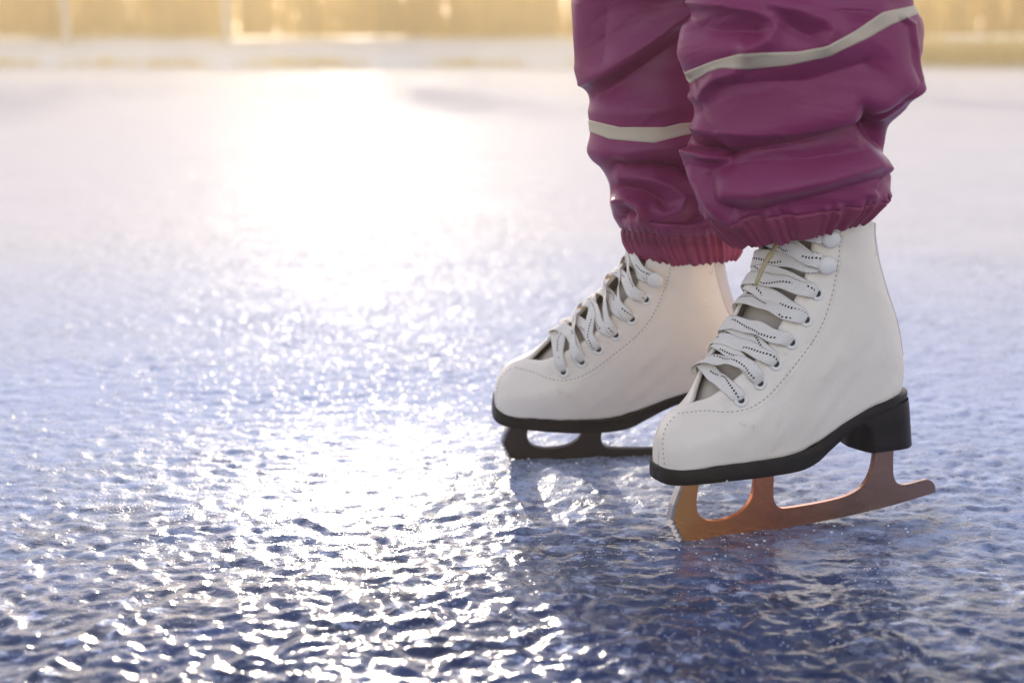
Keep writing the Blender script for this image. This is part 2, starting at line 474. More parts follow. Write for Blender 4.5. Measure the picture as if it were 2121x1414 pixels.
# ------------------------------------------------------------------ warm haze, added to brighten and gild the far shore
km = bpy.data.materials.new("added_haze"); km.use_nodes = True
kt = km.node_tree; kt.nodes.remove(kt.nodes["Principled BSDF"])
pv = kt.nodes.new("ShaderNodeVolumePrincipled"); pv.inputs["Color"].default_value = (1.0, 0.83, 0.52, 1)
pv.inputs["Density"].default_value = 0.0125; pv.inputs["Anisotropy"].default_value = 0.45
kt.links.new(pv.outputs[0], kt.nodes["Material Output"].inputs["Volume"])
x0, x1, y0, y1, z0, z1 = -116, 116, -46, 132, -1.1, 11.5
me = mesh_np("added_haze_volume", [(x0, y0, z0), (x1, y0, z0), (x1, y1, z0), (x0, y1, z0), (x0, y0, z1), (x1, y0, z1), (x1, y1, z1), (x0, y1, z1)],
             [(0, 3, 2, 1), (4, 5, 6, 7), (0, 1, 5, 4), (1, 2, 6, 5), (2, 3, 7, 6), (3, 0, 4, 7)], False)
tag(link("added_haze_volume", me, km), kind="stuff")

# ------------------------------------------------------------------ ice skate (local frame: x toward the toe, y toward the left side, z up)
def skate_matrix(px, yaw, roll, pitch=0.0):
    d = ray(px); o = CC + d * (-CAM_H / d[2])
    y = math.radians(yaw); U = np.array([-math.cos(y), -math.sin(y), 0]); W = np.array([0, 0, 1.0]); V = np.cross(W, U)
    q = math.radians(roll); V2 = V * math.cos(q) - W * math.sin(q); W2 = W * math.cos(q) + V * math.sin(q)
    p = math.radians(pitch); U2 = U * math.cos(p) + W2 * math.sin(p); W3 = W2 * math.cos(p) - U * math.sin(p)
    return Matrix([[U2[i], V2[i], W3[i], o[i]] for i in range(3)] + [[0, 0, 0, 1]])


MAT_F = skate_matrix((1424, 1115), 22, 0)
MAT_R = skate_matrix((1072, 947), 5, 20.5, 3.5)

# fan sections: B (bottom / back), T (top / front), half widths at s = 0, .1, .3, .55, .8, top gap
SEC = [
    ((29, 64), (29, 78), (0.5, 1, 1.2, 1.2, 1), 0),
    ((28.2, 64), (28.2, 90), (9, 10, 10.5, 10, 7), 0),
    ((24.5, 65), (24, 99), (17, 18, 18.5, 17.5, 13), 0),
    ((17, 67), (16, 108), (25, 26, 26.5, 25.5, 19), 0),
    ((2, 69.5), (1, 116), (31, 32.5, 33, 31.5, 23), 0),
    ((-20, 71), (-11, 123), (34, 36, 37, 35, 26), 11),
    ((-45, 71), (-25, 135), (34, 36.5, 38, 37, 30), 19),
    ((-72, 71), (-40, 149), (31, 34, 37, 37, 33), 23),
    ((-98, 76), (-54, 165), (28, 31, 35.5, 37, 34), 25),
    ((-122, 87), (-65, 180), (27, 30, 34, 37, 34.5), 25),
    ((-150, 100), (-74, 194), (27, 30, 33, 36.5, 34.5), 25),
    ((-176, 107.5), (-80, 204), (25, 29, 32.5, 36, 34.5), 25),
    ((-194, 109), (-84, 212), (17, 25, 31.5, 36, 34.5), 25),
    ((-205, 111), (-87, 220), (5, 19, 30.5, 36, 34.5), 25),
    ((-207, 125), (-89, 229), (4, 17, 30, 36, 34.5), 25),
    ((-203, 146), (-91, 238), (4, 16, 30, 36.5, 34.5), 25),
    ((-197, 168), (-92.5, 248), (4, 16, 30, 37, 35), 25),
    ((-186, 192), (-94, 258), (4, 16, 30, 37, 35), 25),
    ((-174, 220), (-95, 268), (4, 16, 31, 38, 36), 25),
    ((-167, 245), (-96, 271), (4, 17, 32, 39, 36), 25),
    ((-166, 256), (-96.5, 277), (4, 17, 32, 39, 36), 25),
]
NSEC = 150; NHALF = 40
arr = np.array([[*b, *t, *wd, g] for b, t, wd, g in SEC], float)
S_ALL = cr(arr, NSEC)


def half_ring(row, inset=0.0, gap=None, top=1.0):
    """points (u, v, w) in mm from the bottom centre to the top edge"""
    b, t, wd, g = row[0:2], row[2:4], row[4:9], row[9]
    if gap is not None: g = gap
    kk = min(1.0, g / 22.0)
    ctrl = np.array([(0, 0), (0.0, wd[0] * .55), (0.0, wd[0]), (0.10, wd[1]), (0.30, wd[2]), (0.55, wd[3]), (0.80, wd[4]), (0.93, wd[4] * (.68 + .20 * kk)), (1.0, wd[4] * (.30 + .38 * kk)), (1.003, 0)], float)
    P = cr(ctrl, 140)
    d = np.diff(P, axis=0)
    P[:, 0] = np.clip(P[:, 0], 0, 1.01)
    if g > 0:
        idx = np.where((P[:, 0] > .6) & (P[:, 1] < g))[0]
        if len(idx):
            i = idx[0]; f = (P[i - 1, 1] - g) / (P[i - 1, 1] - P[i, 1] + 1e-9)
            P = np.vstack([P[:i], P[i - 1] + (P[i] - P[i - 1]) * f])
    L = np.linalg.norm(np.subtract(t, b))
    Q = P.copy(); Q[:, 0] *= L
    Q = polyline_resample(Q, NHALF)
    s = Q[:, 0] / L
    uw = np.outer(1 - s, b) + np.outer(s, t)
    v = Q[:, 1]
    return np.stack([uw[:, 0], v, uw[:, 1]], -1)


def build_boot(asym, top=20.0, hooks=2):
    """asym: how far (mm) the far lace flap gapes forward at the top"""
    N_ = int(round((NSEC - 1) * top / (len(SEC) - 1))) + 1; ROWS = S_ALL[:N_]
    rings = []
    for i, row in enumerate(ROWS):
        h = half_ring(row)
        m = h.copy(); m[:, 1] *= -1
        b, t = row[0:2], row[2:4]; L = np.linalg.norm(t - b); dv = (t - b) / L
        sec = i / (NSEC - 1) * (len(SEC) - 1)
        sh = asym * np.interp(sec, [4.0, 6, 9, 14, 20], [0, .5, .75, 1, .8])
        sj = ((m[:, [0, 2]] - b) @ dv) / L
        k_ = np.clip(sj, 0, 1) ** 3 * sh
        m[:, 0] += dv[0] * k_; m[:, 2] += dv[1] * k_
        rings.append(np.vstack([h[::-1], m[1:]]))
    B = np.array(rings) / 1000.0
    # worn leather: shallow dents and creases where the ankle and the ball of the foot bend
    c_ = B.mean(1, keepdims=True); o_ = B - c_; o_ /= np.linalg.norm(o_, axis=2, keepdims=True) + 1e-9
    ii = np.arange(N_)[:, None] / (NSEC - 1) * (len(SEC) - 1)
    q_ = B[..., 0] * 1.0 + B[..., 2] * .8
    cre = np.exp(-((ii - 10.5) / 4.0) ** 2) + .5 * np.exp(-((ii - 5.5) / 1.5) ** 2)
    wr = .0009 * noise2(q_ * 70 + 8, (B[..., 2] - B[..., 0]) * 16) * cre + .0006 * noise2(B[..., 0] * 30 + 20, B[..., 2] * 30 + 5)
    B = B + o_ * (wr * np.clip(np.abs(B[..., 1]) / .02, 0, 1))[..., None]
    me_ = mesh_np("boot", B.reshape(-1, 3), grid_faces(N_, B.shape[1]))
    bm = bmesh.new(); bm.from_mesh(me_)
    bmesh.ops.remove_doubles(bm, verts=bm.verts, dist=0.00012)
    bmesh.ops.recalc_face_normals(bm, faces=bm.faces)
    if sum(((f.calc_center_median() - Vector((-.09, 0, .12))).dot(f.normal)) for f in bm.faces) < 0:
        bmesh.ops.reverse_faces(bm, faces=bm.faces)
    bm.to_mesh(me_)
    bvh = BVHTree.FromBMesh(bm); bm.free()
    me_.polygons.foreach_set("use_smooth", np.ones(len(me_.polygons), dtype=bool))
    me_.materials.append(M_LEATHER); me_.materials.append(M_LINING)
    i0 = int(NSEC * 5.0 / 20)
    dirs = np.array([((r_[2:4] - r_[0:2]) / np.linalg.norm(r_[2:4] - r_[0:2])) for r_ in ROWS])
    d3 = np.stack([dirs[:, 0], 0 * dirs[:, 0], dirs[:, 1]], -1)
    near, far = B[:, 0], B[:, -1]
    # tongue between the two flaps
    T = []
    for i in range(int(NSEC * 4.6 / 20), N_):
        a_, b_ = near[i], far[i]; d_ = d3[i]; ln = (b_ - a_) / (np.linalg.norm(b_ - a_) + 1e-9); gp = np.linalg.norm(b_ - a_)
        T.append([a_ - ln * .004 + (b_ - a_ + ln * .008) * f - d_ * (.0155 - .006 * math.sin(f * math.pi) * min(1, gp / .03)) for f in np.linspace(0, 1, 17)])
    T = np.array(T)
    tm = mesh_np("tongue", T.reshape(-1, 3), grid_faces(T.shape[0], 17))
    # backstay: a raised patch down the back seam
    rows = range(int(NSEC * 14.6 / 20), N_); S = []; mid = B.shape[1] // 2
    for n_, i in enumerate(rows):
        f_ = n_ / (len(rows) - 1); hw = .031 * min(1, (f_ / .45)) ** .6 + .0005
        R_ = B[i]; d_ = np.r_[0, np.cumsum(np.linalg.norm(np.diff(R_, axis=0), axis=1))]; m_ = d_[mid]; row = []
        for q in np.linspace(-1, 1, 21):
            p_ = np.array([np.interp(m_ + q * hw, d_, R_[:, a]) for a in range(3)])
            out = p_ - R_.mean(0); out /= np.linalg.norm(out); row.append(p_ + out * (.0013 if abs(q) < .99 else -.0004))
        S.append(row)
    S = np.array(S); bs = mesh_np("backstay", S.reshape(-1, 3), grid_faces(S.shape[0], 21))
    return dict(hooks=hooks, stay=bs, me=me_, bvh=bvh, near=near, far=far, dirs=d3, tongue=tm)


BOOT_F, BOOT_R = build_boot(20.0), build_boot(2.0, 19.0, 1)
BVH = BOOT_F["bvh"]

INV_F = MAT_F.inverted()


def hit(px):
    """where a photo pixel meets the near side of the front boot, in skate coordinates"""
    o = INV_F @ Vector(CC); d = (INV_F.to_3x3() @ Vector(ray(px))).normalized()
    loc, nor, _, _ = BVH.ray_cast(o, d)
    if loc is None:
        loc, nor, _, _ = BVH.find_nearest(o + d * 1.15)
    if nor.dot(d) > 0: nor = -nor
    return loc, nor


EY_PX = [(1535, 828), (1574, 793), (1607, 753), (1640, 709), (1670, 662), (1693, 608)]
HK_PX = [(1710, 548), (1719, 492)]
EYE = [hit(p) for p in EY_PX]; HOOK = [hit(p) for p in HK_PX]


def mirror(pn): return Vector((pn[0].x, -pn[0].y, pn[0].z)), Vector((pn[1].x, -pn[1].y, pn[1].z))


def basis(n):
    t = n.cross(Vector((0, 0, 1))).normalized(); b = n.cross(t).normalized()
    return t, b


def lathe(profile, p, n, seg=20):
    """profile (r, h) list around n at p"""
    t, b = basis(n); V = []
    for r_, h in profile:
        for i in range(seg):
            a_ = 6.28318 * i / seg
            V.append(p + (t * math.cos(a_) + b * math.sin(a_)) * r_ + n * h)
    return np.array(V), [tuple(f) for f in grid_faces(len(profile), seg, True)]


def eyelet_mesh(p, n):
    mb = MB()
    pr = [(.0060, -.0006), (.0060, .0004), (.0054, .0011), (.0043, .0013), (.0033, .0010), (.0027, .0003)]
    V, F = lathe(pr, p, n); mb.add(V, F, 0)
    V, F = lathe([(.0028, .0005), (.0018, .0003), (.0001, .0002)], p, n); mb.add(V, F, 1)
    return mb.mesh("eyelet")


def hook_mesh(p, n):
    mb = MB()
    pr = [(.0050, -.001), (.0048, .0008), (.0026, .0012), (.0024, .0042), (.0060, .0044), (.0074, .0052), (.0076, .0060), (.0066, .0074), (.0040, .0083), (.0001, .0086)]
    V, F = lathe(pr, p, n); mb.add(V, F, 0)
    return mb.mesh("lace_hook")


def stitch_mesh(lines):
    mb = MB()
    for L, ln, gap in lines:
        pts = []; nrm = []
        D = polyline_resample(cr(np.array(L, float), 60), 160)
        for q in D:
            a_, b_ = hit(q); pts.append(np.array(a_)); nrm.append(np.array(b_))
        pts = np.array(pts); nrm = np.array(nrm)
        for i in range(3):       # iron out raycast facets
            pts[1:-1] = (pts[:-2] + 2 * pts[1:-1] + pts[2:]) / 4
        d = np.r_[0, np.cumsum(np.linalg.norm(np.diff(pts, axis=0), axis=1))]
        s = 0
        while s + ln < d[-1]:
            q = [np.array([np.interp(v, d, pts[:, i]) for i in range(3)]) for v in (s, s + ln * .5, s + ln)]
            nn = np.array([np.interp(s + ln * .5, d, nrm[:, i]) for i in range(3)]); nn /= np.linalg.norm(nn)
            ax = (q[2] - q[0]); ax /= np.linalg.norm(ax) + 1e-9; sd_ = np.cross(nn, ax)
            V = []
            for c, hh, rr_ in ((q[0], -.0002, .0003), (q[1], .0003, .00045), (q[2], -.0002, .0003)):
                for a_ in range(5): V.append(c + nn * (hh + math.sin(a_ * 1.2566) * rr_) + sd_ * math.cos(a_ * 1.2566) * rr_)
            mb.add(V, [tuple(f) for f in grid_faces(3, 5, True)])
            s += ln + gap
    return mb.mesh("stitching")


STITCH = [([(1493, 853), (1520, 852), (1553, 845), (1591, 820), (1637, 768), (1689, 698), (1717, 634), (1735, 550), (1742, 480), (1746, 440)], .0024, .0016),
          ([(1404, 856), (1430, 853), (1463, 850), (1493, 853)], .0020, .0016),
          ([(1377, 962), (1374, 935), (1374, 905), (1382, 880), (1404, 856)], .0022, .0018)]
stitch_me = stitch_mesh(STITCH)

# welt: raised line where the lace facing lies over the vamp
def ribbon_on(L, wid, hgt, n=80):
    pts, nrm = [], []
    for q in polyline_resample(cr(np.array(L, float), 60), n):
        a_, b_ = hit(q); pts.append(np.array(a_)); nrm.append(np.array(b_))
    pts = np.array(pts); nrm = np.array(nrm)
    for i in range(6): pts[1:-1] = (pts[:-2] + 2 * pts[1:-1] + pts[2:]) / 4; nrm[1:-1] = (nrm[:-2] + 2 * nrm[1:-1] + nrm[2:]) / 4
    tg = np.gradient(pts, axis=0); tg /= np.linalg.norm(tg, axis=1, keepdims=True); sd_ = np.cross(nrm, tg)
    V = np.stack([pts + sd_ * wid * c + nrm * hgt * h for c, h in ((-1, -.6), (-.8, .7), (0, 1), (.8, .7), (1, -.6))], 1)
    return V.reshape(-1, 3), [tuple(f) for f in grid_faces(n, 5)]

mb = MB()
V, F = ribbon_on([(1497, 858), (1524, 858), (1557, 851), (1596, 826), (1642, 774), (1694, 703), (1722, 638), (1741, 552), (1748, 484)], .0005, .0004)
mb.add(V, F)
welt_me = mb.mesh("welt")

def sole_meshes():
    """sole board with arch; heel block"""
    st = [  # u, half width, bottom, top
        (30.5, 3, 54.5, 67), (30, 10, 54.5, 67), (27.5, 18, 54.8, 67.3), (21, 25, 55.4, 68), (8, 31, 56.4, 70), (-12, 36, 57.8, 72), (-40, 38, 58, 72.5), (-66, 36.5, 57.8, 72.3),
        (-88, 33, 58, 74), (-104, 30.5, 62, 78.5), (-118, 29, 71, 86.5), (-134, 28.5, 82, 94.5), (-150, 28.5, 91, 101.5), (-166, 29, 97, 106.5), (-182, 28, 100.5, 110), (-196, 22, 102, 111.5), (-204, 14, 102.5, 112), (-207.5, 3, 103, 112)]
    S = cr(np.array(st, float), 110)
    V = []
    for u, h, b, t in S:
        h = max(h, 1.0)
        V += [(u, h - .9, b), (u, h - .2, b + .3), (u, h, b + 1.0), (u, h, t - 1.0), (u, h - .3, t - .3), (u, h - 1.0, t), (u, -h + 1.0, t), (u, -h + .3, t - .3), (u, -h, t - 1.0), (u, -h, b + 1.0), (u, -h + .2, b + .3), (u, -h + .9, b)]
    V = np.array(V) / 1000
    F = [tuple(f) for f in grid_faces(len(S), 12, True)] + [tuple(range(12)), tuple(range((len(S) - 1) * 12, len(S) * 12))[::-1]]
    mb = MB(); mb.add(V, F); sole = mb.mesh("sole", True)
    # heel: outline at the top and at the bottom, lofted
    def outline(uf, ub, hw, n=14):
        pts = [(uf + 7, 0), (uf + 4, hw * .6), (uf, hw)]
        for a_ in np.linspace(0, math.pi / 2, n): pts.append((ub + hw * .85 - math.sin(a_) * hw * .85, hw * math.cos(a_) ** .8 if a_ < 1.57 else 0.0))
        P = pts + [(u, -v) for u, v in pts[::-1][1:-1]]
        return polyline_resample(np.array(P + [P[0]]), 61)[:-1]
    lv = [(0.0, -142, -206.8, 27.8), (.15, -151, -208.2, 28.2), (.4, -158, -209.8, 27.8), (.75, -161, -212, 27.2), (.97, -161, -213.5, 27), (1.0, -162, -213, 26)]
    V = []
    for f, uf, ub, hw in lv:
        P = outline(uf, ub, hw)
        top = np.interp(P[:, 0], [-218, -196, -182, -166, -150, -140], [106, 105.5, 104, 100, 94, 88])
        z = top * (1 - f) + 63.0 * f
        V.append(np.stack([P[:, 0], P[:, 1], z], -1))
    V = np.array(V); n = V.shape[1]
    F = [tuple(f) for f in grid_faces(len(lv), n, True)] + [tuple(range((len(lv) - 1) * n, len(lv) * n))]
    mb = MB(); mb.add(V.reshape(-1, 3) / 1000, F); heel = mb.mesh("heel")
    return sole, heel


sole_me, heel_me = sole_meshes()
for m_ in (sole_me, heel_me):
    bm = bmesh.new(); bm.from_mesh(m_); bmesh.ops.recalc_face_normals(bm, faces=bm.faces); bm.to_mesh(m_); bm.free()
    m_.polygons.foreach_set("use_smooth", np.ones(len(m_.polygons), dtype=bool))

# blade outline (mm, x toe-ward, z up)
BL = [(6, 55), (11, 44), (15.5, 32), (18.0, 20)]
tx, tz = 18.0, 20.0
for i in range(5):       # toe rake
    BL += [(tx - 2.4, tz - 1.0), (tx - 0.9, tz - 4.6)]; tx -= 2.0; tz -= 4.0
BL += [(5.0, 0.0), (-8, -2.6), (-30, -3.6), (-62, -3.6), (-103, -2.2), (-160, 0.5), (-202, 4.2), (-246, 10.2), (-250, 13), (-249, 18), (-245, 22), (-239, 24),
       (-226, 22.5), (-216, 22), (-209, 24), (-205, 29), (-203, 38), (-202, 62),
       (-182, 62), (-181.5, 48), (-178, 35), (-170, 25), (-155, 19.0), (-135, 16.6), (-112, 15.6), (-94, 15.5), (-87, 17), (-83, 21.5), (-81, 29), (-80.5, 57),
       (-62, 57), (-61.5, 38), (-58.5, 27), (-51, 19.0), (-40, 14.6), (-28, 13.0), (-17, 14.6), (-10, 19.5), (-7, 27), (-7, 38), (-10, 55)]


def smooth_outline(P, keep):
    out = list(P[:keep]); seg = [P[keep - 1]]
    for p in P[keep:] + [P[0]]:
        seg.append(p)
        if p[1] >= 55:
            out += [tuple(q) for q in cr(np.array(seg, float), (len(seg) - 1) * 4 + 1)[1:]] if len(seg) > 2 else [p]
            seg = [p]
    return out[:-1]


BL = smooth_outline(BL, 15)


def blade_mesh(BL=BL, th=.0024):
    bm = bmesh.new()
    vs = [bm.verts.new((x / 1000, -th, z / 1000)) for x, z in BL]
    f_ = bm.faces.new(vs)
    r_ = bmesh.ops.extrude_face_region(bm, geom=[f_])
    for v in [g for g in r_["geom"] if isinstance(g, bmesh.types.BMVert)]: v.co.y = th
    bmesh.ops.recalc_face_normals(bm, faces=bm.faces)
    ed = [e for e in bm.edges if len(e.link_faces) == 2 and abs(abs(e.verts[0].co.y - e.verts[1].co.y)) < 1e-6]
    bmesh.ops.bevel(bm, geom=ed, offset=.0005, segments=2, affect="EDGES", clamp_overlap=True)
    bmesh.ops.triangulate(bm, faces=[f for f in bm.faces if len(f.verts) > 4])
    m_ = bpy.data.meshes.new("blade"); bm.to_mesh(m_); bm.free()
    return m_


blade_me = blade_mesh()
# the rake is wider than the runner: a band of steel down its front edge
fr_ = [p for p in BL[:15]]
pk = [(x + .5, z) for x, z in fr_[:14]] + [(fr_[13][0] - 2.5, fr_[13][1] + 1.5)] + [(x - 2.2, z + (2.0 if i_ > 3 else 0)) for i_, (x, z) in list(enumerate(fr_[:13]))[::-1] if i_ in (0, 1, 2, 3, 7, 11)]
pick_me = blade_mesh(pk, .0043); pick_me.name = "toe_pick"


def plate_mesh(name, outline, zf, th=.0022):
    bm = bmesh.new()
    vs = [bm.verts.new((u / 1000, v / 1000, zf(u) / 1000)) for u, v in outline]
    f_ = bm.faces.new(vs); r_ = bmesh.ops.extrude_face_region(bm, geom=[f_])
    for v in [g for g in r_["geom"] if isinstance(g, bmesh.types.BMVert)]: v.co.z -= th
    bmesh.ops.recalc_face_normals(bm, faces=bm.faces)
    m_ = bpy.data.meshes.new(name); bm.to_mesh(m_); bm.free(); return m_


def oval(u0, u1, hw, n=28, p=0.6):
    c, a_ = (u0 + u1) / 2, abs(u1 - u0) / 2
    return [(c + a_ * math.copysign(abs(math.cos(t)) ** p, math.cos(t)), hw * math.copysign(abs(math.sin(t)) ** p, math.sin(t))) for t in np.linspace(0, 6.28318, n, endpoint=False)]


sole_plate_me = plate_mesh("sole_plate", oval(18, -92, 24), lambda u: np.interp(u, [-92, -40, 20], [57.6, 57.6, 55.6]))
heel_plate_me = plate_mesh("heel_plate", oval(-171, -213, 19), lambda u: 62.8)


def dome(p, r_, h):
    return lathe([(r_, 0), (r_ * .95, h * .5), (r_ * .7, h * .85), (.0001, h)], Vector(p), Vector((0, 0.0001, -1)).normalized(), 14)


def screw_mesh(u, v, z):
    mb = MB(); V, F = dome((u / 1000, v / 1000, z / 1000), .004, .0022); mb.add(V, F); return mb.mesh("screw")


# laces
def ribbon(mb, P, N, wid=.0078, th=.0011, u0=0.0, twist=None):
    """sweep of a flat woven lace along P with face normals N"""
    n = len(P)
    tg = np.gradient(P, axis=0); tg /= np.linalg.norm(tg, axis=1, keepdims=True) + 1e-9
    N = N - (N * tg).sum(1, keepdims=True) * tg; N /= np.linalg.norm(N, axis=1, keepdims=True) + 1e-9
    B = np.cross(tg, N)
    d = np.r_[0, np.cumsum(np.linalg.norm(np.diff(P, axis=0), axis=1))]
    prof = [(-.5, 0), (-.42, .5), (-.2, .75), (0, .8), (.2, .75), (.42, .5), (.5, 0), (.42, -.5), (.2, -.75), (0, -.8), (-.2, -.75), (-.42, -.5)]
    ws = np.full(n, wid)
    ws[:6] *= np.linspace(.66, 1, 6); ws[-6:] *= np.linspace(1, .66, 6)
    V = np.stack([P + B * (c * ws)[:, None] + N * (h * th) for c, h in prof], 1)
    uv = np.stack([np.stack([d + u0, np.full(n, c + .5)], -1) for c, h in prof], 1)
    F = [tuple(f) for f in grid_faces(n, len(prof), True)]
    mb.add(V.reshape(-1, 3), F, 0, uv.reshape(-1, 2))
    return d[-1] + u0


def bez(pts, n=34): return polyline_resample(cr(np.array(pts, float), 90), n)


def far_of(bt, pn):
    m_ = mirror(pn)
    k_ = min(range(len(bt["near"])), key=lambda i: (Vector(bt["near"][i]) - pn[0]).length)
    off = Vector(bt["far"][k_]) - Vector((bt["near"][k_][0], -bt["near"][k_][1], bt["near"][k_][2]))
    loc, nor, _, _ = bt["bvh"].find_nearest(m_[0] + off * .8)
    if nor.y > 0: nor = -nor
    return loc, nor


def lace_mesh(bt, loose, seed):
    rr = random.Random(seed); mb = MB(); u0 = 0.0
    PTS = EYE + HOOK[:bt['hooks']]; last = len(PTS) - 1
    near = [(np.array(p), np.array(n)) for p, n in PTS]
    far = [(np.array(p), np.array(n)) for p, n in [far_of(bt, e) for e in PTS]]
    En, Ef, D3 = bt["near"], bt["far"], bt["dirs"]
    ki = [int(np.argmin(np.linalg.norm(En - p, axis=1))) for p, _ in near]
    def at(A, x): return np.array([np.interp(x, np.arange(len(A)), A[:, i]) for i in range(3)])
    def strap(i, j, s, lift, slack, wv=0.0):
        """from side s of row i to the other side of row j, over both flap edges and across the tongue"""
        nonlocal u0
        A, B_, EA, EB = (near, far, En, Ef) if s > 0 else (far, near, Ef, En)
        a_, na = A[i]; b_, nb = B_[j]
        x0 = ki[i] + (ki[j] - ki[i]) * .12; x1 = ki[i] + (ki[j] - ki[i]) * .88; xm = (ki[i] + ki[j]) / 2
        d0, d1, dm = at(D3, x0), at(D3, x1), at(D3, xm)
        up_ = np.array([-.25, 0, .95]) * slack
        o0 = d0 * .7 + na * .7; o1 = d1 * .7 + nb * .7
        x0 += rr.uniform(-1.6, 1.6); x1 += rr.uniform(-1.6, 1.6)
        e0 = at(EA, x0) + o0 * (.0009 + lift); e1 = at(EB, x1) + o1 * (.0009 + lift)
        m0 = (e0 + e1) / 2 + dm * (-.0006 + lift) + up_
        q0 = e0 * .75 + e1 * .25 + dm * (.0008 + lift) + up_ * .7; q1 = e0 * .25 + e1 * .75 + dm * (.0008 + lift) + up_ * .7
        h0 = .0021 if i < 6 else .0030; h1 = .0021 if j < 6 else .0030
        a2 = a_ + na * (-.001 if i < 6 else .003); b2 = b_ + nb * (-.001 if j < 6 else .003)
        P = bez([a2, a_ * .86 + e0 * .14 + na * h0, (a_ + e0) / 2 + na * .003 + o0 * lift * .6, e0, q0, m0, q1, e1, (b_ + e1) / 2 + nb * .003 + o1 * lift * .6, b_ * .86 + e1 * .14 + nb * h1, b2], 60)
        t = np.linspace(0, 1, 60)[:, None]
        side = np.clip(np.abs(t - .5) * 2, 0, 1) ** 2
        N = (na * (t < .5) + nb * (t >= .5)) * side + dm * (1 - side) * 1.2
        tg = np.gradient(P, axis=0); tg /= np.linalg.norm(tg, axis=1, keepdims=True)
        row = at(En, ki[i] + 6) - at(En, ki[i] - 6); row /= np.linalg.norm(row)
        row = row + (tg * .0) + dm * (rr.uniform(-.45, .45) + wv) * np.sin(t * math.pi)
        N2 = np.cross(tg, row); N2 /= np.linalg.norm(N2, axis=1, keepdims=True) + 1e-9
        N2 = np.where((N2 * N).sum(1, keepdims=True) < 0, -N2, N2)
        N = N2
        u0 = ribbon(mb, P, N, (.0122 if loose < .004 else .0100) * rr.uniform(.9, 1.08), .0007, u0 + rr.uniform(0, .02))
    strap(0, 0, 1, .0, -.001)
    if loose < .004:      # tightly laced: straight bars over crossing straps
        for i in range(last):
            strap(i, i + 1, -1, .0014 + (.0 if i % 2 else .0014), loose * rr.uniform(.2, 1.0))
            if i in (1, 2, 4, 5): strap(i, i, 1, .0004, loose * rr.uniform(-.5, 1.0))
        strap(6, 7, 1, .004, .0)
    for i in range(last if loose >= .004 else 0):
        strap(i, i + 1, -1, .0004 + (.0 if i % 2 else .0016), loose * rr.uniform(.2, 1.0), loose * 60 * rr.uniform(0, 1))
        strap(i, i + 1, 1, .0020 + (.0012 if i % 2 else 0), loose * rr.uniform(.0, 1.0), loose * 60 * rr.uniform(0, 1))
    strap(6, 6, 1, .0045, .001)
    if last == 7: strap(7, 7, 1, .003, .0)
    return mb.mesh("lace")


def build_skate(bt, mat, label, loose, seed, blade_m, blade_label):
    root = empty("ice_skate", mat)
    tag(root, label, "ice skate", "white ice skates")
    boot = link("boot", bt["me"], [], root)
    md = boot.modifiers.new("thickness", "SOLIDIFY"); md.thickness = .0032; md.offset = -1; md.material_offset = 1; md.material_offset_rim = 0
    link("stitching", stitch_me, M_THREAD, boot)
    link("welt", welt_me, M_LEATHER, boot)
    link("backstay", bt["stay"], M_STAY, boot)
    tg = link("tongue", bt["tongue"], M_TONGUE, root)
    md = tg.modifiers.new("thickness", "SOLIDIFY"); md.thickness = .004; md.offset = 0
    for e in EYE:
        for s in (e, far_of(bt, e)): link("eyelet", eyelet_mesh(*s), [M_EYELET, M_HOLE], boot)
    for e in HOOK[:bt['hooks']]:
        for s in (e, far_of(bt, e)): link("lace_hook", hook_mesh(*s), M_EYELET, boot)
    link("lace", lace_mesh(bt, loose, seed), M_LACE, root)
    link("sole", sole_me, M_SOLE, root); link("heel", heel_me, M_SOLE, root)
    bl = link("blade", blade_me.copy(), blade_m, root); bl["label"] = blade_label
    link("toe_pick", pick_me, M_PICK if blade_m is M_BLADE_REFL else blade_m, bl)
    link("sole_plate", sole_plate_me, M_PLATE, bl); link("heel_plate", heel_plate_me, M_PLATE, bl)
    for u, v in ((8, 14), (-24, 17), (-60, 17), (-84, 12), (8, -14), (-24, -17), (-60, -17), (-84, -12)): link("screw", screw_mesh(u, v, 55.2), M_PLATE, bl)
    for u, v in ((-176, 11), (-206, 9), (-176, -11), (-206, -9)): link("screw", screw_mesh(u, v, 60.4), M_PLATE, bl)
    return root


sk_f = build_skate(BOOT_F, MAT_F, "white leather ice skate in front, on a steel blade with a painted orange reflection, with tightly crossed laces", .002, 3, M_BLADE_REFL, "steel blade with toe pick, orange reflection painted along it")
sk_r = build_skate(BOOT_R, MAT_R, "white leather ice skate behind, on a steel blade with painted shade, with loosely gaping laces", .007, 5, M_BLADE_SHADE, "steel blade with toe pick, shade painted in as dark brown")

